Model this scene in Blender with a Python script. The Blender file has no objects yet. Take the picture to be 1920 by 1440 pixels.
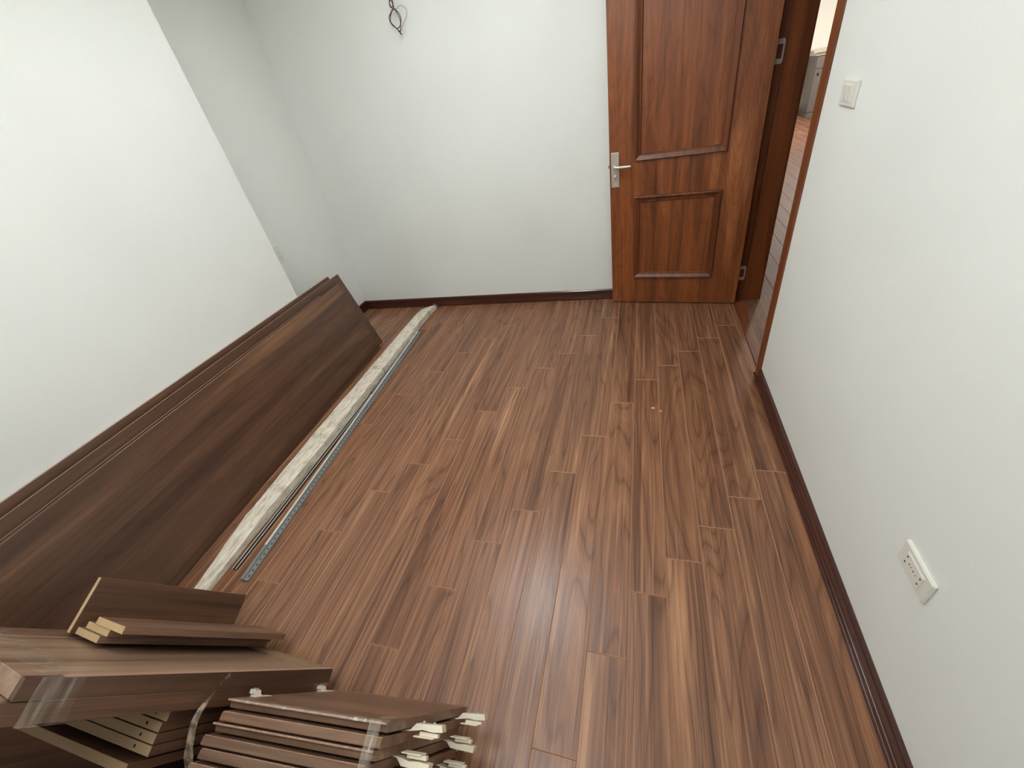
import bpy, bmesh, math, random
from mathutils import Vector, Matrix, noise
random.seed(7)
S = bpy.context.scene
COL = S.collection

# ---------------------------------------------------------------- camera
Rwc = Matrix(((0.956061, 0.243073, -0.163897), (0.016830, -0.603644, -0.797076), (-0.292683, 0.759295, -0.581212)))
cam_d = bpy.data.cameras.new('camera'); cam = bpy.data.objects.new('camera', cam_d); COL.objects.link(cam)
cam_d.sensor_width = 36; cam_d.sensor_fit = 'HORIZONTAL'; cam_d.lens = 14.4147
cam_d.clip_start = .02
Rb = Matrix((Rwc[0], -Vector(Rwc[1]), -Vector(Rwc[2]))).transposed()
cam.matrix_world = Matrix.Translation((0, 0, 1.5)) @ Rb.to_4x4()
S.camera = cam

# ---------------------------------------------------------------- world, light, exposure
W = bpy.data.worlds.new('world'); S.world = W; W.use_nodes = True
W.node_tree.nodes['Background'].inputs[0].default_value = (.9, .95, 1, 1)
W.node_tree.nodes['Background'].inputs[1].default_value = .15
def area(name, loc, power, size, col, rot=(0, 0, 0)):
    d = bpy.data.lights.new(name, 'AREA'); d.shape = 'DISK'; d.size = size; d.energy = power; d.color = col
    o = bpy.data.objects.new(name, d); o.location = loc; o.rotation_euler = rot; COL.objects.link(o); return o
LAMPS = (((-.80, 1.75, 2.41), 18, 24, .34), ((-.66, .20, 2.41), 16, 26, .70))  # main lamp, then an added fill lamp over the near end
for p, dn, up, size in LAMPS:
    area('room_light', (p[0], p[1], p[2]-.025), dn, size, (.94, .975, 1.0))
    area('room_fill_up', (p[0], p[1], p[2]+.025), up, .62, (.94, .975, 1.0), (math.pi, 0, 0))  # added upward fill, evens out the walls by ceiling bounce
area('hall_light', (2.2, 5.2, 2.60), 10, .5, (1, .88, .80))
area('hall_light_far', (3.0, 9.2, 2.60), 125, .5, (1, .90, .80))
S.view_settings.view_transform = 'Standard'; S.view_settings.look = 'None'
S.view_settings.gamma = 1; S.view_settings.use_curve_mapping = False
S.view_settings.exposure = -0.24

# ---------------------------------------------------------------- helpers
def tag(o, label=None, cat=None, group=None, kind=None):
    if label: o['label'] = label
    if cat: o['category'] = cat
    if group: o['group'] = group
    if kind: o['kind'] = kind
    return o
def link(name, me, mat=None, parent=None, mw=None):
    o = bpy.data.objects.new(name, me); COL.objects.link(o)
    if mat is not None and not me.materials: me.materials.append(mat)
    if parent is not None: o.parent = parent
    if mw is not None:
        o.matrix_world = mw if parent is None else mw
        if parent is not None:
            o.matrix_parent_inverse = Matrix.Identity(4)
            o.matrix_basis = parent_world(parent).inverted() @ mw
    return o
def parent_world(p):
    m = p.matrix_basis.copy()
    while p.parent is not None:
        p = p.parent; m = p.matrix_basis @ m
    return m
def empty(name, mw):
    o = bpy.data.objects.new(name, None); COL.objects.link(o); o.empty_display_size = .05
    o.matrix_world = mw; o.matrix_basis = mw; return o
def add_box(bm, x0, x1, y0, y1, z0, z1, mi=0):
    v = [bm.verts.new((x, y, z)) for z in (z0, z1) for y in (y0, y1) for x in (x0, x1)]
    fs = [(0, 2, 3, 1), (4, 5, 7, 6), (0, 1, 5, 4), (2, 6, 7, 3), (0, 4, 6, 2), (1, 3, 7, 5)]
    out = []
    for f in fs:
        q = bm.faces.new([v[i] for i in f]); q.material_index = mi; out.append(q)
    return v, out
def fin(bm, name, smooth=False):
    me = bpy.data.meshes.new(name); bm.normal_update(); bm.to_mesh(me); bm.free()
    if smooth:
        for p in me.polygons: p.use_smooth = True
    return me
def box_me(name, x0, x1, y0, y1, z0, z1, bev=0, seg=2):
    bm = bmesh.new(); add_box(bm, x0, x1, y0, y1, z0, z1)
    if bev: bmesh.ops.bevel(bm, geom=bm.edges[:], offset=bev, segments=seg, affect='EDGES', profile=.6)
    return fin(bm, name)
def box(name, x0, x1, y0, y1, z0, z1, mat, parent=None, bev=0, seg=2):
    """axis aligned box in world space, origin at its centre"""
    c = Vector(((x0+x1)/2, (y0+y1)/2, (z0+z1)/2)); h = Vector(((x1-x0)/2, (y1-y0)/2, (z1-z0)/2))
    me = box_me(name, -h.x, h.x, -h.y, h.y, -h.z, h.z, bev, seg)
    return link(name, me, mat, parent, Matrix.Translation(c))
def fbox(name, FR, x, y, z, mat, parent=None, bev=0, seg=1, origin_low=False):
    """box given by ranges in a local frame matrix FR (world 4x4)"""
    c = Vector((sum(x)/2, sum(y)/2, sum(z)/2)); h = [(x[1]-x[0])/2, (y[1]-y[0])/2, (z[1]-z[0])/2]
    me = box_me(name, -h[0], h[0], -h[1], h[1], -h[2], h[2], bev, seg)
    return link(name, me, mat, parent, FR @ Matrix.Translation(c))
def tube_bm(bm, pts, r, n=8, cap=True):
    pts = [Vector(p) for p in pts]; rings = []
    up = Vector((.3, .2, 1)).normalized()
    for i, p in enumerate(pts):
        t = (pts[min(i+1, len(pts)-1)] - pts[max(i-1, 0)]).normalized()
        a = t.cross(up)
        if a.length < 1e-4: a = t.cross(Vector((1, 0, 0)))
        a.normalize(); b = t.cross(a).normalized(); up = b.cross(t) if False else up
        rr = r[i] if isinstance(r, (list, tuple)) else r
        rings.append([bm.verts.new(p + a*math.cos(2*math.pi*k/n)*rr + b*math.sin(2*math.pi*k/n)*rr) for k in range(n)])
    for i in range(len(rings)-1):
        for k in range(n):
            bm.faces.new((rings[i][k], rings[i][(k+1) % n], rings[i+1][(k+1) % n], rings[i+1][k]))
    if cap:
        bm.faces.new(rings[0][::-1]); bm.faces.new(rings[-1])
def tube(name, pts, r, mat, parent=None, n=8, mw=None):
    bm = bmesh.new(); tube_bm(bm, pts, r, n); bmesh.ops.recalc_face_normals(bm, faces=bm.faces[:])
    return link(name, fin(bm, name, True), mat, parent, mw or Matrix.Identity(4))
def smooth_path(P, n=8):
    P = [Vector(p) for p in P]; out = []
    for i in range(len(P)-1):
        a, b, c, d = P[max(i-1, 0)], P[i], P[i+1], P[min(i+2, len(P)-1)]
        for k in range(n):
            t = k/n
            out.append(.5*((2*b)+(-a+c)*t+(2*a-5*b+4*c-d)*t*t+(-a+3*b-3*c+d)*t**3))
    out.append(P[-1]); return out
def prism_me(name, poly, axis, l0, l1):
    """poly of (u,v); axis 'x': (len,u,v) 'y': (u,len,v) 'z': (u,v,len)"""
    bm = bmesh.new()
    f = {'x': lambda u, v, l: (l, u, v), 'y': lambda u, v, l: (u, l, v), 'z': lambda u, v, l: (u, v, l)}[axis]
    a = [bm.verts.new(f(u, v, l0)) for u, v in poly]; b = [bm.verts.new(f(u, v, l1)) for u, v in poly]
    n = len(poly); bm.faces.new(a); bm.faces.new(b[::-1])
    for i in range(n): bm.faces.new((a[i], a[(i+1) % n], b[(i+1) % n], b[i]))
    bmesh.ops.recalc_face_normals(bm, faces=bm.faces[:])
    return fin(bm, name)

# ---------------------------------------------------------------- materials
def s2l(c): return tuple(((x/255)/12.92 if x/255 <= .04045 else ((x/255+.055)/1.055)**2.4) for x in c) + (1,)
def nmat(name):
    m = bpy.data.materials.new(name); m.use_nodes = True; nt = m.node_tree
    return m, nt, nt.nodes['Principled BSDF']
def N(nt, t, **kw):
    n = nt.nodes.new(t)
    for k, v in kw.items():
        if k in n.inputs.keys() if isinstance(k, str) else False: n.inputs[k].default_value = v
        else: setattr(n, k, v)
    return n
def ramp(nt, fac, stops):
    r = nt.nodes.new('ShaderNodeValToRGB'); el = r.color_ramp.elements
    while len(el) < len(stops): el.new(.5)
    for e, (p, c) in zip(el, stops): e.position = p; e.color = c if len(c) == 4 else (*c, 1)
    nt.links.new(fac, r.inputs[0]); return r.outputs[0]
def mixc(nt, mode, f, a, b):
    n = nt.nodes.new('ShaderNodeMix'); n.data_type = 'RGBA'; n.blend_type = mode
    for sck, val in ((n.inputs[0], f), (n.inputs[6], a), (n.inputs[7], b)):
        if hasattr(val, 'is_output'): nt.links.new(val, sck)
        else: sck.default_value = val
    return n.outputs[2]
def plain(name, rgb, rough=.5, metal=0, bump=0, bscale=200, spec=.5):
    m, nt, p = nmat(name)
    p.inputs['Base Color'].default_value = s2l(rgb); p.inputs['Roughness'].default_value = rough
    p.inputs['Metallic'].default_value = metal; p.inputs['Specular IOR Level'].default_value = spec
    if bump:
        tc = nt.nodes.new('ShaderNodeTexCoord'); nz = nt.nodes.new('ShaderNodeTexNoise'); nz.inputs['Scale'].default_value = bscale
        nz.inputs['Detail'].default_value = 3
        b = nt.nodes.new('ShaderNodeBump'); b.inputs['Strength'].default_value = bump; b.inputs['Distance'].default_value = .002
        nt.links.new(tc.outputs['Object'], nz.inputs['Vector']); nt.links.new(nz.outputs[0], b.inputs['Height']); nt.links.new(b.outputs[0], p.inputs['Normal'])
    return m
def wood(name, dark, mid, light, rough=.3, sx=9, sy=.55, fine=.35, lines=.5, cath=.5, rnd=60, tone=.16, spec=.5, bump=.06):
    """grain runs along local Y; every object gets its own piece of the pattern"""
    m, nt, p = nmat(name); L = nt.links.new
    tc = nt.nodes.new('ShaderNodeTexCoord'); oi = nt.nodes.new('ShaderNodeObjectInfo')
    mu = nt.nodes.new('ShaderNodeVectorMath'); mu.operation = 'SCALE'; mu.inputs[0].default_value = (rnd, rnd*1.7, rnd*.6)
    L(oi.outputs['Random'], mu.inputs['Scale'])
    ad = nt.nodes.new('ShaderNodeVectorMath'); ad.operation = 'ADD'; L(tc.outputs['Object'], ad.inputs[0]); L(mu.outputs[0], ad.inputs[1])
    def noi(scale, detail=3, dist=0, rgh=.5):
        mp = nt.nodes.new('ShaderNodeMapping'); mp.inputs['Scale'].default_value = scale; L(ad.outputs[0], mp.inputs[0])
        n = nt.nodes.new('ShaderNodeTexNoise'); n.inputs['Scale'].default_value = 1; n.inputs['Detail'].default_value = detail
        n.inputs['Distortion'].default_value = dist; n.inputs['Roughness'].default_value = rgh
        L(mp.outputs[0], n.inputs['Vector']); return n.outputs[0]
    a = noi((sx, sy, sx), 4, .7)
    base = ramp(nt, a, [(.30, s2l(dark)), (.47, s2l(mid)), (.60, s2l(mid)), (.74, s2l(light))])
    # cathedral rings: contour lines of a stretched low noise field
    h = noi((sx*.55, sy*1.1, sx*.55), 1.5, .25, .35)
    q = nt.nodes.new('ShaderNodeMath'); q.operation = 'MULTIPLY'; q.inputs[1].default_value = 34; L(h, q.inputs[0])
    fr = nt.nodes.new('ShaderNodeMath'); fr.operation = 'PINGPONG'; fr.inputs[1].default_value = 1; L(q.outputs[0], fr.inputs[0])
    dk = ramp(nt, fr.outputs[0], [(0, (.62, .58, .55)), (.28, (.97, .96, .96)), (.75, (1, 1, 1)), (1, (1.18, 1.16, 1.12))])
    s2_ = noi((sx*2.4, sy*1.15, sx*2.4), 3, .5)
    sr = ramp(nt, s2_, [(.32, (.70, .67, .65)), (.48, (.98, .97, .96)), (.68, (1.24, 1.22, 1.2))])
    base = mixc(nt, 'MULTIPLY', .85, base, sr)
    c1 = mixc(nt, 'MULTIPLY', cath, base, dk)
    # pale thin streaks
    st = noi((sx*6, sy*1.6, sx*6), 2, .4)
    sl = ramp(nt, st, [(.585, (0, 0, 0)), (.63, (1, 1, 1)), (.68, (.1, .1, .1))])
    sf = nt.nodes.new('ShaderNodeMath'); sf.operation = 'MULTIPLY'; sf.inputs[1].default_value = lines; L(sl, sf.inputs[0])
    c2 = mixc(nt, 'MIX', sf.outputs[0], c1, s2l(light))
    g = noi((sx*22, sy*9, sx*22), 3)
    gl = ramp(nt, g, [(.3, (.72, .70, .68)), (.55, (1, 1, 1)), (.8, (1.1, 1.1, 1.08))])
    f1 = noi((sx*13, sy*1.8, sx*13), 2, .6)
    fl_ = ramp(nt, f1, [(.34, (.66, .62, .60)), (.46, (1, 1, 1)), (.60, (1, 1, 1)), (.70, (1.26, 1.24, 1.2))])
    c2 = mixc(nt, 'MULTIPLY', fine, c2, fl_)
    c3 = mixc(nt, 'MULTIPLY', fine, c2, gl)
    hv = nt.nodes.new('ShaderNodeHueSaturation'); L(c3, hv.inputs['Color'])
    mr = nt.nodes.new('ShaderNodeMapRange'); mr.inputs['To Min'].default_value = 1-tone; mr.inputs['To Max'].default_value = 1+tone
    L(oi.outputs['Random'], mr.inputs['Value']); L(mr.outputs[0], hv.inputs['Value'])
    L(hv.outputs[0], p.inputs['Base Color'])
    p.inputs['Roughness'].default_value = rough; p.inputs['Specular IOR Level'].default_value = spec
    b = nt.nodes.new('ShaderNodeBump'); b.inputs['Strength'].default_value = bump; b.inputs['Distance'].default_value = .001
    L(g, b.inputs['Height']); L(b.outputs[0], p.inputs['Normal'])
    return m
def wall_mat(name, rgb):
    m, nt, p = nmat(name); L = nt.links.new
    tc = nt.nodes.new('ShaderNodeTexCoord'); nz = nt.nodes.new('ShaderNodeTexNoise'); nz.inputs['Scale'].default_value = 260; nz.inputs['Detail'].default_value = 3
    L(tc.outputs['Object'], nz.inputs['Vector'])
    n2 = nt.nodes.new('ShaderNodeTexNoise'); n2.inputs['Scale'].default_value = 1.3; L(tc.outputs['Object'], n2.inputs['Vector'])
    c = ramp(nt, n2.outputs[0], [(.3, s2l([x-4 for x in rgb])), (.7, s2l([min(255, x+2) for x in rgb]))])
    L(c, p.inputs['Base Color']); p.inputs['Roughness'].default_value = .55; p.inputs['Specular IOR Level'].default_value = .3
    b = nt.nodes.new('ShaderNodeBump'); b.inputs['Strength'].default_value = .22; b.inputs['Distance'].default_value = .0015
    L(nz.outputs[0], b.inputs['Height']); L(b.outputs[0], p.inputs['Normal']); return m
def film(name, strength=.3, col=(225, 215, 200)):
    m, nt, p = nmat(name); L = nt.links.new; nt.nodes.remove(p)
    tr = nt.nodes.new('ShaderNodeBsdfTransparent'); gl = nt.nodes.new('ShaderNodeBsdfPrincipled')
    gl.inputs['Base Color'].default_value = s2l(col); gl.inputs['Roughness'].default_value = .22
    mx = nt.nodes.new('ShaderNodeMixShader'); out = nt.nodes['Material Output']
    tc = nt.nodes.new('ShaderNodeTexCoord'); mp = nt.nodes.new('ShaderNodeMapping'); mp.inputs['Scale'].default_value = (60, 60, 7)
    mp.inputs['Rotation'].default_value = (0, .12, .25)
    nz = nt.nodes.new('ShaderNodeTexNoise'); nz.inputs['Scale'].default_value = 1; nz.inputs['Detail'].default_value = 2
    L(tc.outputs['Object'], mp.inputs[0]); L(mp.outputs[0], nz.inputs['Vector'])
    f = ramp(nt, nz.outputs[0], [(.38, (strength*.35,)*3), (.58, (strength,)*3), (.70, (min(1, strength*2.6),)*3)])
    L(f, mx.inputs[0]); L(tr.outputs[0], mx.inputs[1]); L(gl.outputs[0], mx.inputs[2]); L(mx.outputs[0], out.inputs[0])
    b = nt.nodes.new('ShaderNodeBump'); b.inputs['Strength'].default_value = .6; b.inputs['Distance'].default_value = .002
    L(nz.outputs[0], b.inputs['Height']); L(b.outputs[0], gl.inputs['Normal'])
    return m

M = {}
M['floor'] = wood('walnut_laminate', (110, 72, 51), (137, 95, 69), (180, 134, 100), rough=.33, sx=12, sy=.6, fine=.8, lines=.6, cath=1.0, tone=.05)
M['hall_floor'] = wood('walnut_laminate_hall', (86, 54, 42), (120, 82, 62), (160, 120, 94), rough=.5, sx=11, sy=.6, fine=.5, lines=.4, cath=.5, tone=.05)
M['seam'] = plain('plank_joint', (50, 33, 25), .7)
M['panel'] = wood('dark_walnut_board', (73, 50, 39), (92, 65, 49), (124, 91, 66), rough=.36, sx=10, sy=.5, fine=.35, lines=.2, cath=.4, tone=.04)
M['panel_b'] = wood('walnut_board', (92, 68, 52), (122, 93, 74), (152, 120, 97), rough=.36, sx=14, sy=.8, fine=.4, lines=.15, cath=.3, tone=.05)
M['panel_sheen'] = wood('walnut_face_sheen', (120, 94, 75), (150, 122, 100), (172, 144, 120), rough=.4, sx=12, sy=.7, fine=.4, lines=.15, cath=.3, tone=.03)  # board colour lightened to carry the ceiling sheen on the face
M['edge'] = wood('board_edge_band', (150, 116, 98), (172, 138, 118), (190, 158, 138), rough=.4, sx=30, sy=1, lines=.1, cath=.1, tone=.05)
M['chip'] = plain('raw_chipboard', (198, 168, 126), .8, bump=.5, bscale=500)
M['rawedge'] = plain('raw_board_edge', (138, 112, 82), .75, bump=.4, bscale=400)
M['door'] = wood('red_brown_door_veneer', (86, 42, 16), (134, 74, 36), (172, 110, 66), rough=.36, sx=9, sy=.9, fine=.55, lines=.25, cath=.45, tone=.02)
M['frame'] = wood('red_brown_frame_veneer', (84, 42, 18), (116, 62, 30), (140, 82, 46), rough=.36, sx=12, sy=.7, fine=.5, lines=.15, cath=.2, tone=.02)
M['base'] = wood('dark_baseboard', (58, 30, 24), (72, 38, 30), (92, 54, 42), rough=.2, sx=20, sy=.6, lines=.1, cath=.1, tone=.02)
M['wall'] = wall_mat('white_wall_paint', (236, 238, 233))
M['ceil'] = wall_mat('white_ceiling_paint', (240, 240, 236))
M['steel'] = plain('brushed_steel', (206, 198, 186), .34, .55)
M['steel_dull'] = plain('dull_galvanised_steel', (150, 152, 150), .42, .5, bump=.2)
M['bright'] = plain('bright_steel', (232, 228, 218), .3, .4)
M['chrome'] = plain('nickel_hinge', (236, 226, 204), .35, .35)
M['white'] = plain('white_plastic', (228, 226, 216), .35)
M['black'] = plain('black_hole', (14, 12, 11), .8)
M['film'] = film('clear_film', .09)
M['tape'] = film('clear_tape', .22)
M['ribbon'] = film('twisted_tape', .75, (176, 156, 134))
M['web'] = plain('dark_steel_web', (84, 80, 76), .45, .6)
M['wire'] = plain('dark_red_wire', (84, 44, 46), .5)
M['wire_g'] = plain('grey_wire', (120, 112, 110), .5)
M['grey'] = plain('grey_cabinet', (112, 108, 104), .5)
M['stone'] = plain('pale_counter', (190, 182, 172), .4)
M['bevel'] = plain('plank_bevel_highlight', (178, 132, 102), .5)  # highlight along the plank joints put into the bevel colour
M['recess'] = plain('dark_mortise', (98, 52, 30), .8)
M['crumb'] = plain('pale_plaster', (226, 206, 172), .8)
def wrap_mat():
    m, nt, p = nmat('crinkled_foam_wrap'); L = nt.links.new
    tc = nt.nodes.new('ShaderNodeTexCoord')
    a = nt.nodes.new('ShaderNodeTexNoise'); a.inputs['Scale'].default_value = 1; a.inputs['Detail'].default_value = 5; a.inputs['Distortion'].default_value = .8
    mp = nt.nodes.new('ShaderNodeMapping'); mp.inputs['Scale'].default_value = (55, 16, 55); L(tc.outputs['Object'], mp.inputs[0]); L(mp.outputs[0], a.inputs['Vector'])
    c = ramp(nt, a.outputs[0], [(.35, s2l((196, 184, 164))), (.5, s2l((222, 212, 194))), (.68, s2l((238, 230, 214)))])
    L(c, p.inputs['Base Color']); p.inputs['Roughness'].default_value = .38
    b = nt.nodes.new('ShaderNodeBump'); b.inputs['Strength'].default_value = .5; b.inputs['Distance'].default_value = .003
    L(a.outputs[0], b.inputs['Height']); L(b.outputs[0], p.inputs['Normal']); return m
M['wrap'] = wrap_mat()

# ---------------------------------------------------------------- setting: shell
XR, XL, XN, YF, YN, ZC = .63, -2.52, -2.20, 3.13, -.47, 2.70     # right wall, recess, near left wall, far wall, near wall, ceiling
T = .175
def struct(o): o['kind'] = 'structure'; return o
# right wall with the doorway (y 2.10 .. 3.02, height 2.08)
bm = bmesh.new()
add_box(bm, XR, XR+T, YN-.15, 2.095, 0, ZC); add_box(bm, XR, XR+T, 3.025, 11.5, 0, ZC); add_box(bm, XR, XR+T, 2.095, 3.025, 2.085, ZC)
struct(link('wall_right', fin(bm, 'wall_right'), M['wall']))
struct(box('wall_far', XL-.15, XR, YF, YF+.15, 0, ZC, M['wall']))
struct(box('wall_near', XL-.15, 4.4, YN-.15, YN, 0, ZC, M['wall']))
struct(link('wall_left', prism_me('wall_left', [(XN, YN), (XN, 2.10), (XL, 2.10), (XL, YF), (XL-.15, YF), (XL-.15, YN)], 'z', 0, ZC), M['wall']))
struct(box('ceiling', XL-.15, 4.4, YN-.15, 11.65, ZC, ZC+.12, M['ceil']))
struct(box('wall_hall_far', XR+T, 4.4, 11.5, 11.65, 0, ZC, M['wall']))
struct(box('wall_hall_right', 4.25, 4.4, YN, 11.5, 0, ZC, M['wall']))

# floor: slab plus every plank
floor = struct(box('floor', XL-.15, 4.4, YN-.15, 11.65, -.12, -.009, M['seam']))
def plank(x0, x1, y0, y1, mat, parent):
    g = .0004; c = .0020; t = .009
    hx, hy = (x1-x0)/2-g, (y1-y0)/2-g
    bm = bmesh.new()
    lo = [bm.verts.new((sx*hx, sy*hy, -t)) for sx, sy in ((-1, -1), (1, -1), (1, 1), (-1, 1))]
    mi = [bm.verts.new((sx*hx, sy*hy, -c)) for sx, sy in ((-1, -1), (1, -1), (1, 1), (-1, 1))]
    hi = [bm.verts.new((sx*(hx-c), sy*(hy-c), 0)) for sx, sy in ((-1, -1), (1, -1), (1, 1), (-1, 1))]
    bm.faces.new(hi)
    for A, B in ((lo, mi), (mi, hi)):
        for i in range(4):
            f = bm.faces.new((A[i], A[(i+1) % 4], B[(i+1) % 4], B[i]))
            if B is hi: f.material_index = 1
    me = fin(bm, 'plank'); me.materials.append(mat); me.materials.append(M['bevel'])
    link('plank', me, None, parent, Matrix.Translation(((x0+x1)/2, (y0+y1)/2, 0)))
PW, PL, X0 = .1265, 1.262, .6165
JY = [1.377, 1.221, 1.064, .908, .762, .545, .272, 1.281, 1.047, .873, .662, .428, 1.447, 1.257, 1.064, .822, .56, .27, 1.43, 1.21, .98, .74, .45, .2, 1.3]
for j in range(25):
    x1 = X0-PW*j; x0 = max(x1-PW, XL)
    lim = YF if x0 > XN-.2 else YF
    y = JY[j]
    while y > YN: y -= PL
    while y < YF:
        a, b = max(y, YN), min(y+PL, YF)
        if b-a > .02: plank(x0, x1, a, b, M['floor'], floor)
        y += PL
plank(X0, .645, 2.112, 3.0, M['floor'], floor)
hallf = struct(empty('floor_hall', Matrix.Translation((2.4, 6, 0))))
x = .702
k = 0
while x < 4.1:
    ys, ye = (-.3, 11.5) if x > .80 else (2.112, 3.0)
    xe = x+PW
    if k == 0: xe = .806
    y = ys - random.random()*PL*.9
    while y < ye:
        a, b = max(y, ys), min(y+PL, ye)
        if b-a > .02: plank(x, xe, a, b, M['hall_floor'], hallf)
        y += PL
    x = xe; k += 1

# baseboards: stepped profile
BP = [(0, 0), (.021, 0), (.021, .012), (.0202, .0142), (.0182, .0150), (.0165, .0152), (.0165, .029), (.0158, .0310), (.0140, .0318), (.0122, .0320), (.0122, .066), (.0105, .0720), (.006, .0770), (0, .078)]
def baseb(name, p0, p1, nrm):
    """extrude the profile from p0 to p1 (floor points on the wall), nrm points into the room"""
    p0, p1, nrm = Vector(p0), Vector(p1), Vector(nrm); d = (p1-p0); Lg = d.length; d.normalize()
    bm = bmesh.new(); R2 = []
    for t in (0, Lg): R2.append([bm.verts.new((u, t, v)) for u, v in BP])
    n = len(BP); bm.faces.new(R2[0]); bm.faces.new(R2[1][::-1])
    for i in range(n): bm.faces.new((R2[0][i], R2[0][(i+1) % n], R2[1][(i+1) % n], R2[1][i]))
    bmesh.ops.recalc_face_normals(bm, faces=bm.faces[:])
    mw = Matrix((( nrm.x, d.x, 0, p0.x), (nrm.y, d.y, 0, p0.y), (nrm.z, d.z, 1, .0005), (0, 0, 0, 1)))
    if mw.determinant() < 0:
        for v in bm.verts: v.co.y = Lg - v.co.y
        d = -d; mw = Matrix(((nrm.x, d.x, 0, p1.x), (nrm.y, d.y, 0, p1.y), (nrm.z, d.z, 1, .0005), (0, 0, 0, 1)))
    return struct(link(name, fin(bm, name), M['base'], None, mw))
baseb('baseboard_right', (XR, YN, 0), (XR, 2.026, 0), (-1, 0, 0))
baseb('baseboard_far', (XL, YF, 0), (XR-.004, YF, 0), (0, -1, 0))
baseb('baseboard_left', (XN, YN, 0), (XN, 2.10+.021, 0), (1, 0, 0))
baseb('baseboard_left_recess', (XL, 2.10, 0), (XL, YF, 0), (1, 0, 0))
baseb('baseboard_hall_far', (XR+T, 11.5, 0), (4.25, 11.5, 0), (0, -1, 0)).scale = (1, 1, 1.7)
baseb('baseboard_hall_left', (XR+T, 3.1, 0), (XR+T, 11.5, 0), (1, 0, 0))

# door frame
fr = struct(empty('trim_1', Matrix.Translation((.70, 2.56, 0))))
def vbox(name, x0, x1, y0, y1, z0, z1, mat, parent, bev=.001):
    """upright board: its local Y (grain) is vertical"""
    c = Vector(((x0+x1)/2, (y0+y1)/2, (z0+z1)/2)); hx, hy, hz = (x1-x0)/2, (y1-y0)/2, (z1-z0)/2
    me = box_me(name, -hx, hx, -hz, hz, -hy, hy, bev, 2)
    return link(name, me, mat, parent, Matrix.Translation(c) @ Matrix.Rotation(math.pi/2, 4, 'X'))
vbox('jamb', .628, .812, 3.010, 3.026, .001, 2.07, M['frame'], fr)
vbox('door_stop', .704, .811, 2.994, 3.0105, .001, 2.05, M['frame'], fr)
vbox('jamb', .628, .812, 2.094, 2.110, .001, 2.07, M['frame'], fr)
vbox('door_stop', .704, .811, 2.1095, 2.124, .001, 2.05, M['frame'], fr)
box('head_jamb', .628, .812, 2.094, 3.026, 2.068, 2.086, M['frame'], fr, .001)
vbox('casing', .623, .632, 2.028, 2.100, .001, 2.15, M['frame'], fr, .004)
vbox('casing', .619, .632, 3.018, 3.09, .001, 2.15, M['frame'], fr, .004)
box('head_casing', .619, .632, 2.028, 3.09, 2.078, 2.15, M['frame'], fr, .004)
vbox('casing', .808, .820, 2.03, 2.10, .001, 2.15, M['frame'], fr, .004)
vbox('casing', .808, .820, 3.0, 3.045, .001, 2.15, M['frame'], fr, .002)
def strike(z0, z1):
    hx, hz = .0225, (z1-z0)/2
    bm = bmesh.new(); n = 24; outer, inner, o2, i2 = [], [], [], []
    for k in range(n):
        a = 2*math.pi*(k+.5)/n; cx, cz = math.cos(a), math.sin(a); s = max(abs(cx), abs(cz))
        ox, oz = cx/s*hx, cz/s*hz
        ix, iz = max(-.011, min(.013, cx*.03))+.001, max(-hz*.58, min(hz*.58, cz*.09))
        outer.append(bm.verts.new((ox, -.0012, oz))); inner.append(bm.verts.new((ix, -.0012, iz)))
        o2.append(bm.verts.new((ox, 0, oz))); i2.append(bm.verts.new((ix, 0, iz)))
    for k in range(n):
        q = (k+1) % n
        bm.faces.new((outer[k], outer[q], inner[q], inner[k])); bm.faces.new((outer[q], outer[k], o2[k], o2[q])); bm.faces.new((inner[k], inner[q], i2[q], i2[k]))
    bmesh.ops.recalc_face_normals(bm, faces=bm.faces[:])
    o = link('strike_plate', fin(bm, 'strike_plate'), M['steel'], fr, Matrix.Translation((.6775, 3.0099, (z0+z1)/2)))
    o['label'] = 'steel strike plate with an oblong hole'
    box('strike_recess', .668, .691, 3.0093, 3.0099, (z0+z1)/2-hz*.6, (z0+z1)/2+hz*.6, M['recess'], o)
    for dz in (-.8, .8):
        bm = bmesh.new(); bmesh.ops.create_cone(bm, cap_ends=True, segments=10, radius1=.0028, radius2=.002, depth=.0012)
        link('screw', fin(bm, 'screw'), M['steel_dull'], o, Matrix.Translation((.6785, 3.0082, (z0+z1)/2+dz*hz)) @ Matrix.Rotation(math.pi/2, 4, 'X'))
strike(1.358, 1.464); strike(.149, .250)
th = struct(box('trim_2', .643, .703, 2.111, 3.009, .0003, .0055, M['frame'], None, .002))

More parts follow.
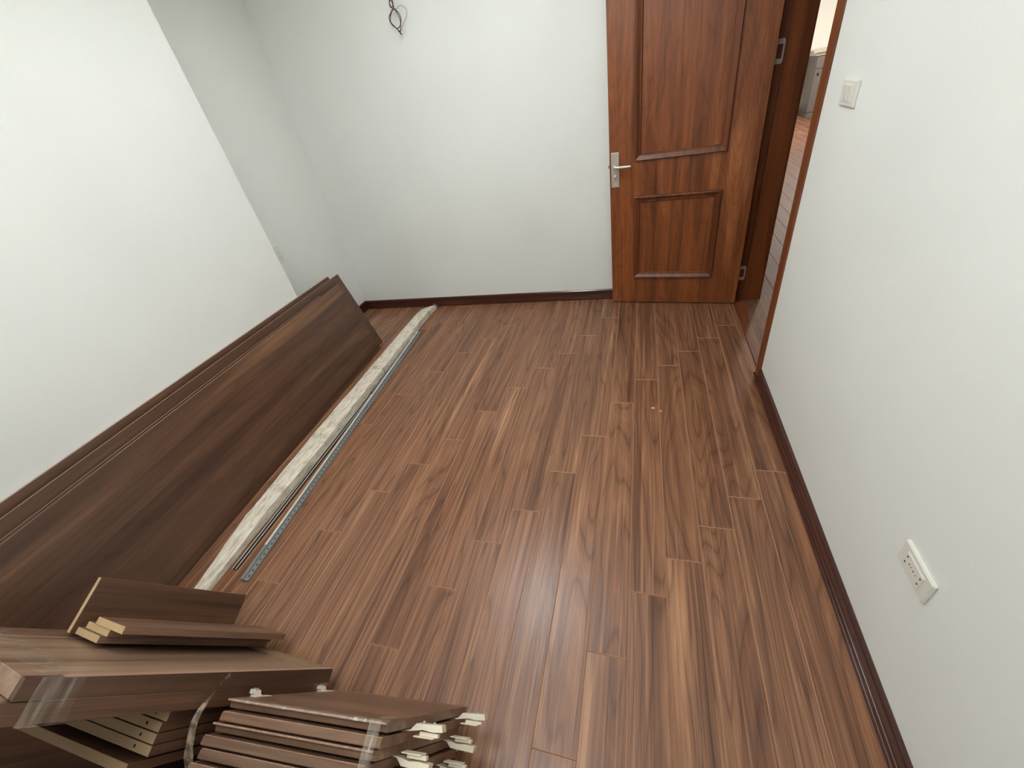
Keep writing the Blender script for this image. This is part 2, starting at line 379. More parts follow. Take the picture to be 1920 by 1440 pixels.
# ---------------------------------------------------------------- door leaf
A = Vector((-.198, 3.044, .008)); dd = Vector((.993, -.121, 0)).normalized(); nn = Vector((dd.y, -dd.x, 0))   # nn points to the camera
DM = Matrix(((dd.x, 0, nn.x, A.x), (dd.y, 0, nn.y, A.y), (0, 1, 0, A.z), (0, 0, 0, 1)))   # local: x along, y up, z out of the face
door = struct(empty('door_1', DM))
tag(door, 'red-brown veneered door standing open against the far wall', 'door')
fbox('leaf', DM, (0, .853), (0, 2.05), (-.04, 0), M['door'], door, .0015)
def moulding(x0, x1, y0, y1, w=.042, h=.017):
    prof = [(0, 0), (.03, .55), (.08, .9), (.16, 1.0), (.26, .92), (.70, .32), (.76, .30), (.80, .46), (.88, .42), (.96, .12), (1, 0)]
    bm = bmesh.new(); rings = []
    cx, cy = (x0+x1)/2, (y0+y1)/2
    for u, v in prof:
        d = u*w
        rings.append([bm.verts.new((X-cx, Y-cy, v*h)) for X, Y in ((x0+d, y0+d), (x1-d, y0+d), (x1-d, y1-d), (x0+d, y1-d))])
    for a, b in zip(rings, rings[1:]):
        for i in range(4): bm.faces.new((a[i], a[(i+1) % 4], b[(i+1) % 4], b[i]))
    bmesh.ops.recalc_face_normals(bm, faces=bm.faces[:])
    for f in bm.faces:
        if f.normal.z < 0: f.normal_flip()
    return link('moulding', fin(bm, 'moulding'), M['frame'], door, DM @ Matrix.Translation((cx, cy, .0002)))
moulding(.156, .686, .976, 1.90); moulding(.154, .684, .198, .768)
hd = fbox('handle_plate', DM, (.011, .061), (.835, 1.040), (0, .007), M['steel'], door, .0022, 2); hd['label'] = 'brushed steel backplate'
bm = bmesh.new(); tube_bm(bm, [(.036, .962, .006), (.036, .962, .030)], .011, 16)
link('rose', fin(bm, 'rose', True), M['steel'], hd, DM)
bm = bmesh.new(); path = smooth_path([(.036, .962, .024), (.036, .962, .046), (.052, .961, .054), (.085, .960, .054), (.145, .960, .052)], 5)
tube_bm(bm, path, [.0105]*len(path), 12)
for v in bm.verts:
    v.co.y = .961+(v.co.y-.961)*(1.0 if v.co.x < .05 else .85)
link('lever', fin(bm, 'lever', True), M['steel'], hd, DM)
for yy in (1.018, .857):
    bm = bmesh.new(); tube_bm(bm, [(.036, yy, .006), (.036, yy, .009)], [.0052, .004], 12); link('screw', fin(bm, 'screw'), M['chrome'], hd, DM)
bm = bmesh.new(); tube_bm(bm, [(.036, .898, .006), (.036, .898, .016)], [.010, .0085], 14); add_box(bm, .028, .044, .894, .902, .016, .028)
link('thumb_turn', fin(bm, 'thumb_turn'), M['steel'], hd, DM)
fbox('latch_bolt', DM, (-.011, .001), (.948, .966), (-.026, -.014), M['steel_dull'], door, .001)
# lever plate on the hidden side of the leaf
hb = fbox('handle_plate', DM, (.011, .061), (.835, 1.040), (-.046, -.04), M['steel'], door, .0015)

# ---------------------------------------------------------------- far leaning panels (left wall)
lean = math.radians(14)
def lean_frame(px, py, rot):
    d = Vector((-math.sin(rot), math.cos(rot), 0)); hz = Vector((math.cos(rot), math.sin(rot), 0))
    l = -math.sin(lean)*hz+Vector((0, 0, math.cos(lean))); n = math.cos(lean)*hz+Vector((0, 0, math.sin(lean)))
    # local x = up the panel, y = along, z = out of the face : x cross y = l x d
    z = -l.cross(d)  # = n
    # handedness: use x = -l so that (-l) x d = n
    return Matrix(((-l.x, d.x, n.x, px), (-l.y, d.y, n.y, py), (-l.z, d.z, n.z, 0), (0, 0, 0, 1)))
def big_panel(label, off, y1, y0, h, rot, thick=.018, lift=0.0):
    base = Vector((-1.956, 2.462, 0)); FR = lean_frame(base.x, base.y, rot)
    e = empty('wardrobe_panel', FR @ Matrix.Translation((0, (y0+y1)/2, off)))
    tag(e, label, 'panel', 'long wardrobe panels leaning on the left wall')
    fbox('board', FR, (-h, -lift-.0), (y0, y1), (off-thick, off), M['panel'], e, .0006)
    fbox('edge_band', FR, (-h-.0010, -h+.0002), (y0+.001, y1-.001), (off-thick+.0007, off+.0003) if thick > .02 else (off-.0062, off+.0003), M['edge'], e)['label'] = 'paler edge strip'
    return e
R1 = math.radians(1.6)
big_panel('front dark walnut wardrobe panel leaning on the left wall beside the wrapped bar', 0, -.070, -2.36, .569, R1, lift=.0)
big_panel('shorter dark walnut wardrobe panel tucked right behind the front leaning one', -.0195, -.262, -2.36, .576, R1, lift=.006)
big_panel('tall dark walnut wardrobe panel whose pointed top corner rises highest of the leaning ones', -.039, .034, -2.36, .620, math.radians(1.2), lift=.011)
big_panel('rearmost dark walnut wardrobe panel touching the white left wall', -.067, -.040, -2.33, .640, 0, thick=.022, lift=.024)

# ---------------------------------------------------------------- wrapped bar and metal rails on the floor
def wrapped_bar():
    bm = bmesh.new(); rings = []; n = 14
    keys = [(.40, -1.742, .060, .022), (.62, -1.750, .078, .034), (.80, -1.757, .095, .048), (1.3, -1.764, .118, .052), (2.0, -1.780, .112, .054),
            (2.85, -1.797, .100, .054), (2.96, -1.793, .092, .050), (3.05, -1.770, .052, .034), (3.085, -1.762, .018, .016)]
    def key(y):
        for a, b in zip(keys, keys[1:]):
            if a[0] <= y <= b[0]:
                t = (y-a[0])/(b[0]-a[0]); return [a[i]+(b[i]-a[i])*t for i in (1, 2, 3)]
        return keys[-1][1:]
    m = 150
    for i in range(m+1):
        y = .40+(3.085-.40)*i/m; cx, w, h = key(y); ring = []
        wob = .8+.6*noise.noise(Vector((y*3, 0, 0)))
        for k in range(n):
            a = 2*math.pi*(k+.5)/n; c, s = math.cos(a), math.sin(a)
            e = .16
            px = math.copysign(abs(c)**e, c)*w/2; pz = math.copysign(abs(s)**e, s)*h/2
            q = noise.noise(Vector((y*5, k*.9, 3)))*.0030*wob + noise.noise(Vector((y*30, k*2.1, 9)))*.0007
            px *= 1+q/(w/2); pz *= 1+q/(h/2)
            ring.append(bm.verts.new((cx+px, y, max(.001, h/2+.001+pz))))
        rings.append(ring)
    for a, b in zip(rings, rings[1:]):
        for k in range(n): bm.faces.new((a[k], a[(k+1) % n], b[(k+1) % n], b[k]))
    bm.faces.new(rings[0][::-1]); bm.faces.new(rings[-1])
    bmesh.ops.recalc_face_normals(bm, faces=bm.faces[:])
    e = empty('wrapped_bar', Matrix.Translation((-1.77, 1.8, 0)))
    tag(e, 'long bar wrapped in crinkled off-white foam film lying on the floor beside the panels', 'bar')
    o = link('wrapping', fin(bm, 'wrapping', False), M['wrap'], e, Matrix.Identity(4))
    # loose flaps of film on the near left edge
    for (y0, y1, xo, zz) in ((.52, .98, -.012, .035), (1.30, 1.42, -.006, .045)):
        bm = bmesh.new(); pr = None; k = 20
        for i in range(k+1):
            y = y0+(y1-y0)*i/k; cx, w, h = key(y); xe = cx-w/2
            out = xo*math.sin(math.pi*i/k)*(1+.9*noise.noise(Vector((y*25, 1, 2))))
            r = [bm.verts.new((xe+.006, y, h*.85)), bm.verts.new((xe+out*.5, y, h*.8+.004)), bm.verts.new((xe+out*1.3, y+.004, h*.62+.006*noise.noise(Vector((y*40, 0, 5)))))]
            if pr:
                for q in range(2): bm.faces.new((pr[q], pr[q+1], r[q+1], r[q]))
            pr = r
        o2 = link('loose_flap', fin(bm, 'loose_flap', True), M['wrap'], e, Matrix.Identity(4))
        md = o2.modifiers.new('s', 'SOLIDIFY'); md.thickness = .0012
    for ys in (.98, 1.36, 2.05, 2.9):      # tape bands
        cx, w, h = key(ys); bm = bmesh.new(); pr = None
        for k in range(15):
            a = -.35+(math.pi+.7)*k/14; c, s = math.cos(a), math.sin(a); ee = .16
            px = math.copysign(abs(c)**ee, c)*(w/2+.0035); pz = math.copysign(abs(s)**ee, s)*(h/2+.0035)
            r = [bm.verts.new((cx+px, ys-.022, max(.001, h/2+pz))), bm.verts.new((cx+px, ys+.022, max(.001, h/2+pz)))]
            if pr: bm.faces.new((pr[0], pr[1], r[1], r[0]))
            pr = r
        link('tape_band', fin(bm, 'tape_band', True), M['tape'], e, Matrix.Identity(4))
    bm = bmesh.new(); add_box(bm, -1.768, -1.758, 3.06, 3.104, .004, .022); add_box(bm, -1.786, -1.768, 3.075, 3.100, .004, .030)
    link('bar_end', fin(bm, 'bar_end'), M['steel_dull'], e, Matrix.Identity(4))
wrapped_bar()
def line_frame(p0, p1, z=0):
    p0 = Vector((*p0, z)); p1 = Vector((*p1, z)); d = (p1-p0); Lg = d.length; d.normalize(); x = Vector((d.y, -d.x, 0))
    return Matrix(((x.x, d.x, 0, p0.x), (x.y, d.y, 0, p0.y), (0, 0, 1, p0.z), (0, 0, 0, 1))), Lg
# perforated channel
FR, Lg = line_frame((-1.581, .543), (-1.716, 2.622), .0006)
e = empty('perforated_rail', FR); tag(e, 'grey steel rail with a row of small holes, outermost metal piece beside the wrapped bar', 'rail')
bm = bmesh.new()
prof = [(-.017, 0), (.017, 0), (.017, .010), (.0155, .010), (.0155, .0085), (-.0035, .0085), (-.0045, .019), (-.017, .019)]
a = [bm.verts.new((u, 0, v)) for u, v in prof]; b = [bm.verts.new((u, Lg, v)) for u, v in prof]
bm.faces.new(a); bm.faces.new(b[::-1])
for i in range(len(prof)): bm.faces.new((a[i], a[(i+1) % len(prof)], b[(i+1) % len(prof)], b[i]))
bmesh.ops.recalc_face_normals(bm, faces=bm.faces[:])
link('channel', fin(bm, 'channel'), M['steel_dull'], e, FR)
bm = bmesh.new(); y = .02
while y < Lg-.02:
    vs = [bm.verts.new((.006+.0033*math.cos(t*math.pi/3), y+.0062*math.sin(t*math.pi/3), .00875)) for t in range(6)]; bm.faces.new(vs); y += .0254
tag(link('punched_holes', fin(bm, 'punched_holes'), M['black'], e, FR), kind='stuff')
fbox('bright_lip', FR, (-.017, -.0045), (.16, Lg), (.0188, .0202), M['bright'], e)['label'] = 'brighter smooth lip'
def u_channel(label, p0, p1, w, h, mat):
    FR, Lg = line_frame(p0, p1, .0006); t = .0016
    pr = [(-w/2, 0), (w/2, 0), (w/2, h), (w/2-t*1.6, h), (w/2-t*1.6, t), (-w/2+t*1.6, t), (-w/2+t*1.6, h), (-w/2, h)]
    bm = bmesh.new(); a = [bm.verts.new((u, 0, v)) for u, v in pr]; b = [bm.verts.new((u, Lg, v)) for u, v in pr]
    for i in range(8): bm.faces.new((a[i], a[(i+1) % 8], b[(i+1) % 8], b[i]))
    for r in (a, b):
        for q in ((0, 1, 4, 5), (1, 2, 3, 4), (0, 5, 6, 7)): bm.faces.new([r[i] for i in q])
    bmesh.ops.recalc_face_normals(bm, faces=bm.faces[:])
    e = empty('metal_channel', FR); tag(e, label, 'rail'); link('channel', fin(bm, 'channel'), M['web'], e, FR)
    for sx in (-1, 1):
        c = sx*(w/2-t*.8); fbox('lip', FR, (c-t*.95, c+t*.95), (0, Lg), (h-.003, h+.0004), mat, e)
    return e
u_channel('thin open steel channel with two bright lips between the wrapped bar and the perforated rail', (-1.674, .578), (-1.699, 1.80), .020, .012, M['bright'])
u_channel('dull grey channel at the far end of the rails near the tip of the bar', (-1.700, 1.83), (-1.729, 2.46), .011, .013, M['steel_dull'])

# ---------------------------------------------------------------- pile of boards leaning by the near left corner
def frame(P0, e1, e3):
    e1 = Vector(e1).normalized(); e3 = Vector(e3); e3 = (e3-e1*e3.dot(e1)).normalized(); e2 = e3.cross(e1)
    return Matrix(((-e2.x, e1.x, e3.x, P0[0]), (-e2.y, e1.y, e3.y, P0[1]), (-e2.z, e1.z, e3.z, P0[2]), (0, 0, 0, 1)))
TF = frame((-.912, .306, .11), (.212, .376, -.902), (-.006, .923, .384))
# local: x = to the right (minus e2), y = down the board (e1), z = out of the face (e3)
def loc(FR, x, y, z): return FR @ Vector((x, y, z))
TW, TL = .56, .739
def framed_panel(label, z1, sh, xs=0, cut=0):
    z0 = z1-.036
    e = empty('framed_panel', TF @ Matrix.Translation((-TW/2+xs, sh, z1)))
    tag(e, label, 'panel', 'thick framed panels leaning in the near left corner')
    x0, x1 = -TW+xs, xs; y0, y1 = -TL+sh, sh-cut
    fbox('side_rail', TF, (x1-.019, x1), (y0, y1), (z0, z1), M['panel'], e, .0008)  # darker board colour paints the shading of the right side
    fbox('side_rail', TF, (x0, x0+.035), (y0, y1), (z0, z1), M['panel_b'], e, .0008)
    fbox('end_rail', TF, (x0+.035, x1-.019), (y0, y0+.075), (z0, z1-.0004), M['panel_sheen'], e, .0008)
    o = fbox('end_rail', TF, (x0+.035, x1-.019), (y1-.032, y1), (z0, z1-.0006), M['rawedge'], e, .0008); o['label'] = 'pale raw bottom rail'
    fbox('edge_band', TF, (x1-.0186, x1-.0004), (y0+.06, y1-.001), (z1-.0002, z1+.0006), M['edge'], e)['label'] = 'paler edge strip'
    fbox('infill', TF, (x0+.034, x1-.018), (y0+.074, y1-.031), (z0, z1-.011), M['panel_sheen'], e)
    return e
framed_panel('thick framed walnut panel, upper of the two taped together in the near left corner', 0, 0)
framed_panel('thick framed walnut panel, lower of the two taped together in the near left corner', -.0375, -.015, -.002, .035)
# small boards on top
def small_board(label, x, y, z, mt='panel_b', grp='short offcut boards on the framed panel'):
    e = empty('short_board', TF @ Matrix.Translation((sum(x)/2, y[1], sum(z)/2))); tag(e, label, 'board', grp)
    fbox('board', TF, x, (y[0]+.0006, y[1]), z, M[mt], e, .0005)
    o = fbox('raw_end', TF, (x[0]+.0004, x[1]-.0004), (y[0], y[0]+.0010), (z[0]+.0004, z[1]-.0004), M['chip'], e); o['label'] = 'pale raw chipboard end'
    return e
small_board('short walnut board with a pale raw end, lowest of the three stacked flat', (-.495, -.352), (-.508, -.002), (.0006, .0176))
small_board('short walnut board with a pale raw end, middle of the three stacked flat', (-.474, -.335), (-.500, -.004), (.0182, .0352))
small_board('short walnut board with a pale raw end, topmost of the three stacked flat', (-.425, -.262), (-.503, -.008), (.0358, .0535))
small_board('short walnut board standing on its long edge beside the three flat ones', (-.516, -.4985), (-.520, -.055), (.0006, .143), 'panel')
# bundle of boards with dowel holes, behind the framed panels
gb = 'boards with dowel holes bundled behind the framed panels'
BF = frame((-1.02, .052, .471), (0, .384, -.923), (0, .923, .384))
names = ['topmost', 'second', 'third', 'fourth', 'lowest']
for i, (z0, s, xr) in enumerate(((0, .003, .002), (-.0205, 0, -.004), (-.0410, -.002, -.002), (-.0615, -.003, 0), (-.0930, -.022, -.022))):
    z = (z0, z0+.0190)
    e = empty('bundled_board', BF @ Matrix.Translation((-.23, .46, z0))); tag(e, 'walnut board with a drilled pale end, %s in the bundle under the framed panels' % names[i], 'board', gb)
    fbox('board', BF, (xr-.46, xr), (s+.0006, .455), z, M['panel'], e, .0005)  # darker board colour paints the shade beneath the framed panels
    o = fbox('raw_end', BF, (xr-.4595, xr-.0005), (s, s+.0010), (z[0]+.0004, z[1]-.0004), M['rawedge'], e); o['label'] = 'pale end with dowel holes'
    if i != 4:
        for hx in (.040+.003*i, .30, .42):
            bm = bmesh.new(); tube_bm(bm, [(xr-hx, s-.0004, (z[0]+z[1])/2), (xr-hx, s+.004, (z[0]+z[1])/2)], .0035, 10)
            link('dowel_hole', fin(bm, 'dowel_hole'), M['black'], o, BF)
# tall panel behind, leaning on the near wall
e = empty('tall_panel', BF @ Matrix.Translation((-.3, .42, -.2))); tag(e, 'tall dark walnut panel behind the bundled boards in the near left corner', 'panel')
fbox('board', BF, (-1.02, -.03), (-.84, .42), (-.200, -.182), M['panel'], e, .0006)
fbox('edge_band', BF, (-.0301, -.0291), (-.839, .419), (-.1994, -.1826), M['edge'], e)

# cabinet doors
DF = frame((-.453, .3036, .0993), (.087, .350, -.933), (-.107, .934, .341))
DL, DW = .414, .446
def hinge(parent, FRl, side, y, z, up, k=1.0):
    """concealed cabinet hinge: cup plate under the door, arm sticking out over the side edge"""
    sx = 1 if side > 0 else -1; hgt = -1 if up else 1
    x0 = 0 if side > 0 else -DW
    def bx(nm, a, b, c, d, e_, f, par, mt='chrome', bev=.0008):
        xa, xb = sorted((x0+sx*a*k, x0+sx*b*k)); za, zb = sorted((z+hgt*e_, z+hgt*f))
        return fbox(nm, FRl, (xa, xb), (y+c, y+d), (za, zb), M[mt], par, bev)
    h = bx('hinge', -.045, -.004, -.026, .026, -.0005, .0012, parent); h['label'] = 'nickel hinge'
    bm = bmesh.new()
    ys = .0085*max(1, k*.8)
    prof = [(-.018, 0.0005), (-.006, .0022), (.003, .0030), (.012, .0110), (.056, .0130), (.058, .004), (.040, .0025), (.024, .004), (.010, .0015), (-.004, -.001)]
    A_, B_ = [], []
    for u, v in prof:
        A_.append(bm.verts.new((x0+sx*u*k, y-ys, z+hgt*v*(1.35 if k > 1 and u > .005 else 1)))); B_.append(bm.verts.new((x0+sx*u*k, y+ys, z+hgt*v*(1.35 if k > 1 and u > .005 else 1))))
    n = len(prof); bm.faces.new(A_); bm.faces.new(B_[::-1])
    for i in range(n): bm.faces.new((A_[i], A_[(i+1) % n], B_[(i+1) % n], B_[i]))
    bmesh.ops.recalc_face_normals(bm, faces=bm.faces[:]); bmesh.ops.triangulate(bm, faces=bm.faces[:])
    link('hinge_arm', fin(bm, 'hinge_arm'), M['chrome'], h, FRl)
    bx('mounting_clip', .018, .050, -.006, .006, -.006, .0015, h)
    bx('mounting_plate', .010, .044, -.013, .013, -.0085, -.006, h)
    for u in (.022, .040):
        bm = bmesh.new(); tube_bm(bm, [(x0+sx*u*k, y, z+hgt*.0120*(1.35 if k > 1 else 1)), (x0+sx*u*k, y, z+hgt*.0142*(1.35 if k > 1 else 1)+hgt*.001)], .0034, 10)
        link('adjusting_screw', fin(bm, 'adjusting_screw'), M['steel_dull'], h, FRl)
def cab_door(i, ztop, sh, dx, under, hs, label):
    z1, z0 = ztop, ztop-.0185
    FRl = DF @ Matrix.Translation((dx, sh, 0))
    e = empty('cabinet_door', FRl @ Matrix.Translation((-DW/2, 0, z1))); tag(e, label, 'cabinet door', 'small walnut cabinet doors stacked at the front')
    bm = bmesh.new()
    if under: prof = [(-DL, z1), (-DL, z1-.0045), (-DL+.010, z1-.0075), (-DL+.013, z0), (0, z0), (0, z1)]
    else: prof = [(-DL+.004, z1), (-DL, z1-.003), (-DL-.002, z0+.002), (-DL, z0), (0, z0), (0, z1)]
    c = Vector((-DW/2, -DL/2, (z0+z1)/2))
    a = [bm.verts.new(Vector((-DW, u, v))-c) for u, v in prof]; b = [bm.verts.new(Vector((0, u, v))-c) for u, v in prof]
    n = len(prof); bm.faces.new(a); bm.faces.new(b[::-1])
    for k in range(n): bm.faces.new((a[k], a[(k+1) % n], b[(k+1) % n], b[k]))
    bmesh.ops.recalc_face_normals(bm, faces=bm.faces[:])
    bmesh.ops.bevel(bm, geom=bm.edges[:], offset=.0006, segments=1, affect='EDGES')
    me = fin(bm, 'board'); RZ = Matrix.Rotation(math.pi/2, 4, 'Z'); me.transform(RZ.inverted())
    link('board', me, M['panel_b'], e, FRl @ Matrix.Translation(c) @ RZ)
    yy = -DL+(.0002 if under else .0036)
    fbox('edge_line', FRl, (-DW+.001, -.001), (yy-.0012, yy+.0010), (z1-.0030, z1-.0002), M['edge'], e)['label'] = 'pale edge line'
    for side, y, up in hs: hinge(e, FRl, side, y, z0-.0002 if up else z1+.0002, up, 1.45 if side > 0 else .42)
cab_door(0, 0, 0, 0, True, [(-1, -.325, False), (-1, -.075, False)], 'topmost small walnut cabinet door of the front stack, held by film at its corner')
cab_door(1, -.0235, -.004, 0, False, [(1, -.300, False), (1, -.050, False)], 'second small walnut cabinet door from the top of the front stack')
cab_door(2, -.0450, -.008, -.012, True, [(1, -.315, True), (1, -.075, True)], 'third small walnut cabinet door from the top, its thin lip shading the one below')
cab_door(3, -.0685, -.012, -.022, False, [], 'fourth small walnut cabinet door from the top of the front stack')
cab_door(4, -.0905, -.016, -.012, False, [(1, -.32, True), (1, -.09, True)], 'fifth small walnut cabinet door from the top of the front stack')
cab_door(5, -.1160, -.020, -.026, False, [], 'lowest visible small walnut cabinet door at the bottom edge of the picture')
cab_door(6, -.1370, .036, -.020, False, [], 'small walnut cabinet door under all the others in the front stack')

# film and tape
def strip_mesh(pts, half):
    """pts: list of (point, side vector); flat ribbon"""
    bm = bmesh.new(); pr = None
    for p, s in pts:
        r = [bm.verts.new(p-s*half), bm.verts.new(p+s*half)]
        if pr: bm.faces.new((pr[0], pr[1], r[1], r[0]))
        pr = r
    return bm
def ribbon(name, FRl, pts, sides, half, mat, n=6, crumple=.0015, seed=0):
    P = smooth_path(pts, n); Q = smooth_path(sides, n); out = []
    for i, (p, s) in enumerate(zip(P, Q)):
        w = 1+.25*noise.noise(Vector((i*.4, seed, 0)))
        out.append((p+Vector((0, 0, crumple*noise.noise(Vector((i*.7, seed, 4))))), s.normalized()*w))
    return link(name, fin(strip_mesh(out, half), name, True), mat, None, FRl)
def band(name, FRl, loop, y0, y1, mat, label):
    """closed film band around a bundle: loop of (x,z), runs over y0..y1"""
    bm = bmesh.new(); k = 5; rows = []
    for j in range(k+1):
        y = y0+(y1-y0)*j/k
        rows.append([bm.verts.new((u+.0008*noise.noise(Vector((u*60, j, v*60))), y+.004*noise.noise(Vector((u*20, v*20, j))), v+.0006*noise.noise(Vector((u*80, j*2, 1))))) for u, v in loop])
    for a, b in zip(rows, rows[1:]):
        for i in range(len(loop)): 
            q = (i+1) % len(loop); bm.faces.new((a[i], a[q], b[q], b[i]))
    o = link(name, fin(bm, name), mat, None, FRl); tag(o, label, 'film'); return o
def rloop(x0, x1, z0, z1, n=10):
    L_ = []
    for i in range(n): L_.append((x0+(x1-x0)*i/n, z1))
    for i in range(4): L_.append((x1, z1+(z0-z1)*i/4))
    for i in range(n): L_.append((x1+(x0-x1)*i/n, z0))
    for i in range(4): L_.append((x0, z0+(z1-z0)*i/4))
    return L_
band('stretch_film', TF, rloop(-TW-.0050, .0036, -.0752, .0020), -.715, -.645, M['film'], 'clear film wound around the upper ends of the two framed panels')
# film on the cabinet doors: one band lengthwise at the right end, one strip along the upper edge
bm = bmesh.new(); rows = []
for j in range(6):
    x = -.030+.028*j/5; row = []
    prof = [(u+.012, v) for u, v in ((-.36, .0030), (-.41, .0032), (-.4320, .0030), (-.4370, -.004), (-.4395, -.02), (-.4430, -.045), (-.447, -.07), (-.451, -.10), (-.455, -.13), (-.458, -.153))]
    for i, (u, v) in enumerate(prof):
        row.append(bm.verts.new((x+.003*noise.noise(Vector((i*.8, 3, 0)))-.004*i/10*1.5, u, v+.0004*noise.noise(Vector((i, j, 0))))))
    rows.append(row)
for a, b in zip(rows, rows[1:]):
    for i in range(len(a)-1): bm.faces.new((a[i], a[i+1], b[i+1], b[i]))
tag(link('stretch_film', fin(bm, 'stretch_film'), M['tape'], None, DF), 'clear film strip running down the right corner of the cabinet door stack', 'film')
bm = bmesh.new(); rows = []
for j in range(30):
    x = -.432+.438*j/29; wv = .003*noise.noise(Vector((j*.5, 0, 0)))
    rows.append([bm.verts.new((x, -.393+wv*1.8, .0012)), bm.verts.new((x, -.405, .0021)), bm.verts.new((x, -.4163, .0014)), bm.verts.new((x, -.4180, -.004))])
for a, b in zip(rows, rows[1:]):
    for i in range(3): bm.faces.new((a[i], b[i], b[i+1], a[i+1]))
tag(link('stretch_film', fin(bm, 'stretch_film'), M['tape'], None, DF), 'clear film strip along the upper edge of the topmost cabinet door', 'film')
# loose twisted ribbon between the piles
P = [Vector((-.962, .170, .4400)), Vector((-.974, .142, .4372)), Vector((-.972, .0830, .4450)), Vector((-.985, .045, .4050)), Vector((-1.002, .005, .3350)), Vector((-1.002, -.01, .24))]
sd = [Vector((.25, .15, .5)), Vector((.3, .1, .4)), Vector((.6, .0, .1)), Vector((.7, .1, 0)), Vector((.5, .3, 0)), Vector((.5, .3, 0))]
o = ribbon('tape_strip', Matrix.Identity(4), P, sd, .0105, M['ribbon'], 8)
tag(o, 'loose twisted strip of clear tape hanging between the framed panels and the cabinet doors', 'tape')

# ---------------------------------------------------------------- wall plates
def wall_plate(name, label, cat, FR, w, h, ins_w, ins_h):
    """FR: x right along plate, y up, z out of the wall"""
    e = empty(name, FR); tag(e, label, cat)
    bm = bmesh.new(); add_box(bm, -w/2, w/2, -h/2, h/2, 0, .009)
    for v in bm.verts:
        if v.co.z > .005: v.co.x *= .965; v.co.y *= .95
    bmesh.ops.bevel(bm, geom=bm.edges[:], offset=.0022, segments=3, affect='EDGES')
    link('cover_plate', fin(bm, 'cover_plate'), M['white'], e, FR)
    fbox('insert_frame', FR, (-ins_w/2-.0015, ins_w/2+.0015), (-ins_h/2-.0015, ins_h/2+.0015), (.0085, .0098), M['white'], e, .0006)
    return e
def wall_fr(p, out, along):
    out, along = Vector(out), Vector(along); up = Vector((0, 0, 1))
    return Matrix(((along.x, up.x, out.x, p[0]), (along.y, up.y, out.y, p[1]), (along.z, up.z, out.z, p[2]), (0, 0, 0, 1)))
# outlet, right wall near
FRo = wall_fr((XR, .690, .447), (-1, 0, 0), (0, -1, 0))
e = wall_plate('wall_outlet', 'white horizontal power outlet low on the right wall', 'outlet', FRo, .121, .073, .070, .040)
o = fbox('socket_insert', FRo, (-.035, .035), (-.020, .020), (.0096, .0112), M['white'], e, .0008)
for (u, v, r) in ((-.028, .0095, .0026), (-.028, -.0095, .0026), (.028, .0095, .0026), (.028, -.0095, .0026), (-.014, 0, .0021), (-.006, 0, .0016), (.004, 0, .0021), (.014, 0, .0016)):
    bm = bmesh.new(); tube_bm(bm, [(u, v, .0108), (u, v, .01135)], r, 12); link('contact_hole', fin(bm, 'contact_hole'), M['black'], o, FRo)
# switch, right wall by the door
FRs = wall_fr((XR, 1.802, 1.305), (-1, 0, 0), (0, -1, 0))
e = wall_plate('light_switch', 'white light switch with two rockers on the right wall next to the doorway', 'switch', FRs, .121, .073, .072, .046)
for cx in (-.020, .006):
    bm = bmesh.new(); add_box(bm, cx-.0105, cx+.0105, -.0215, .0215, .0095, .0125)
    for v in bm.verts:
        if v.co.z > .011: v.co.z += .0030 if v.co.y > 0 else -.0002
    bmesh.ops.bevel(bm, geom=bm.edges[:], offset=.0008, segments=2, affect='EDGES')
    link('rocker', fin(bm, 'rocker'), M['white'], e, FRs)
fbox('blank_module', FRs, (.0185, .0345), (-.0215, .0215), (.0095, .0112), M['white'], e, .0006)
# plate in the left recess, partly hidden by the wall edge
FRl_ = wall_fr((XL, 2.412, .795), (1, 0, 0), (0, 1, 0))
e = wall_plate('wall_outlet', 'white vertical outlet plate half hidden behind the left wall edge', 'outlet', FRl_, .076, .124, .046, .072)
for cy in (-.022, .012):
    o = fbox('module', FRl_, (-.021, .021), (cy-.011, cy+.011), (.0095, .0125), M['white'], e, .0008)
    for u in (-.010, 0, .010):
        bm = bmesh.new(); tube_bm(bm, [(u, cy, .0122), (u, cy, .0128)], .0018, 8); link('contact_hole', fin(bm, 'contact_hole'), M['black'], o, FRl_)

# ---------------------------------------------------------------- wires on the far wall
e = empty('wire_bundle', Matrix.Translation((-1.46, 3.13, 2.02))); tag(e, 'coiled dark red electrical wires sticking out of the far white wall', 'wires')
I4 = Matrix.Identity(4)
yb = 3.085
tube('wire', smooth_path([(-1.456, 3.13, 2.050), (-1.455, 3.10, 2.045), (-1.450, yb, 2.020), (-1.452, yb, 1.990), (-1.470, yb-.005, 1.975), (-1.492, yb-.008, 1.950), (-1.484, yb-.01, 1.918), (-1.455, yb-.01, 1.895), (-1.430, yb-.01, 1.905), (-1.418, yb-.005, 1.935), (-1.428, yb, 1.965), (-1.452, yb, 1.984), (-1.478, yb+.005, 1.970), (-1.494, yb+.004, 1.935), (-1.472, yb, 1.905), (-1.448, yb-.004, 1.878)]), .0026, M['wire'], e)
tube('wire', smooth_path([(-1.462, 3.13, 2.052), (-1.466, 3.10, 2.040), (-1.470, yb, 2.015), (-1.462, yb, 1.992), (-1.450, yb, 1.985), (-1.430, yb-.012, 1.962), (-1.420, yb-.016, 1.925), (-1.430, yb-.012, 1.895), (-1.444, yb-.006, 1.874)]), .0022, M['wire'], e)
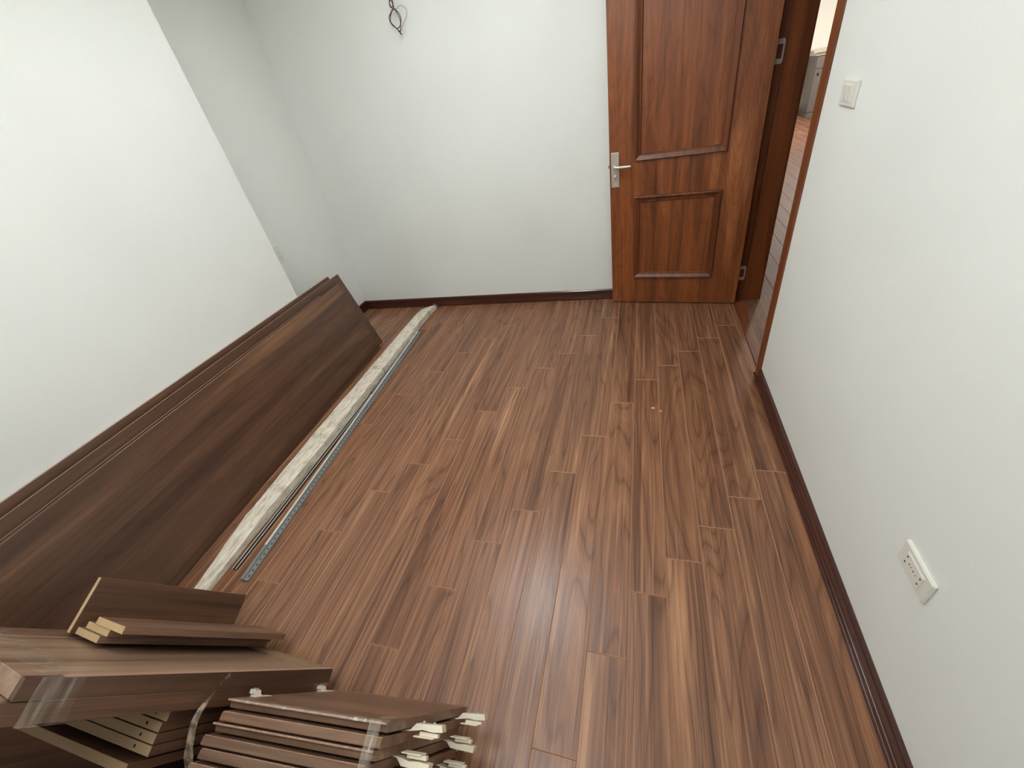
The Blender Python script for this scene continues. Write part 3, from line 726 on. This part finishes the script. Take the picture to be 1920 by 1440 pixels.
tube('wire', smooth_path([(-1.450, 3.13, 2.050), (-1.449, 3.10, 2.035), (-1.452, yb+.01, 1.996), (-1.440, yb+.008, 1.984), (-1.405, yb+.006, 1.993), (-1.375, yb+.004, 1.970), (-1.378, yb, 1.940), (-1.402, yb-.002, 1.918), (-1.428, yb-.004, 1.890), (-1.446, yb-.006, 1.872)]), .0014, M['wire_g'], e)['label'] = 'thin grey wire loop'
tube('binding_loop', smooth_path([(-1.456, yb-.002, 2.028), (-1.470, yb-.004, 2.012), (-1.464, yb-.006, 1.994), (-1.448, yb-.004, 2.0), (-1.446, yb-.003, 2.018), (-1.456, yb-.002, 2.028)]), .0024, M['wire'], e)
tube('taped_end', [(-1.452, yb-.005, 1.884), (-1.438, yb-.005, 1.862)], [.0040, .0028], M['black'], e)
bm = bmesh.new(); tube_bm(bm, [(-1.456, 3.1285, 2.052), (-1.456, 3.1298, 2.052)], .016, 16); link('wall_hole', fin(bm, 'wall_hole'), M['black'], e, I4)

# ---------------------------------------------------------------- hall cabinet
e = empty('kitchen_cabinet', Matrix.Translation((3.6, 11.2, 0))); tag(e, 'grey kitchen base cabinet with pale worktop seen through the doorway', 'cabinet')
box('body', 3.12, 4.24, 10.92, 11.47, .002, 1.0, M['grey'], e, .002)
box('plinth', 3.14, 4.24, 10.905, 10.925, .002, .09, M['grey'], e)
for i in range(2):
    xa = 3.125+i*.56
    d = box('drawer', xa, xa+.552, 10.90, 10.92, .80, .985, M['grey'], e, .002); box('knob', xa+.27, xa+.30, 10.88, 10.90, .885, .905, M['black'], d, .003)
    d = box('cabinet_door', xa, xa+.552, 10.90, 10.92, .10, .792, M['grey'], e, .002); box('knob', xa+.04, xa+.07, 10.88, 10.90, .70, .73, M['black'], d, .003)
o = box('worktop', 3.03, 4.24, 10.86, 11.48, 1.045, 1.085, M['stone'], e, .003); o['label'] = 'pale worktop'
box('worktop_underlay', 3.10, 4.24, 10.90, 11.48, 1.0, 1.045, M['white'], e)

# ---------------------------------------------------------------- crumbs on the floor
def crumb(label, x, y, r, sd_):
    bm = bmesh.new(); bmesh.ops.create_icosphere(bm, subdivisions=2, radius=r)
    for v in bm.verts:
        v.co *= 1+.35*noise.noise(v.co*(60/1)+Vector((sd_, 0, 0))); v.co.z *= .55; v.co.x *= 1.4
    zm = min(v.co.z for v in bm.verts)
    o = link('plaster_crumb', fin(bm, 'plaster_crumb', True), M['crumb'], None, Matrix.Translation((x, y, -zm))); tag(o, label, 'crumb')
crumb('larger pale plaster crumb on the brown floor in front of the door', .083, 1.766, .0065, 1)
crumb('smaller pale plaster crumb on the brown floor, right of the larger one', .120, 1.746, .0042, 5)
# lamp bodies around the room lights, hung for the uplight; near lamp is added fill
for (lx, ly, lz), lab in zip([l[0] for l in LAMPS], ('round white hanging lamp nearer the door end of the room', 'added round white fill lamp hanging above the near end of the room')):
    e = empty('ceiling_lamp', Matrix.Translation((lx, ly, ZC))); tag(e, lab, 'lamp')
    bm = bmesh.new(); bmesh.ops.create_cone(bm, cap_ends=True, segments=40, radius1=.36, radius2=.36, depth=.028)
    link('lamp_body', fin(bm, 'lamp_body'), M['white'], e, Matrix.Translation((lx, ly, lz)))
    bm = bmesh.new(); tube_bm(bm, [(lx, ly, lz+.014), (lx, ly, ZC-.03)], .008, 10); link('rod', fin(bm, 'rod'), M['steel'], e, Matrix.Identity(4))
    bm = bmesh.new(); tube_bm(bm, [(lx, ly, ZC-.03), (lx, ly, ZC-.001)], .06, 20); link('ceiling_rose', fin(bm, 'ceiling_rose'), M['white'], e, Matrix.Identity(4))
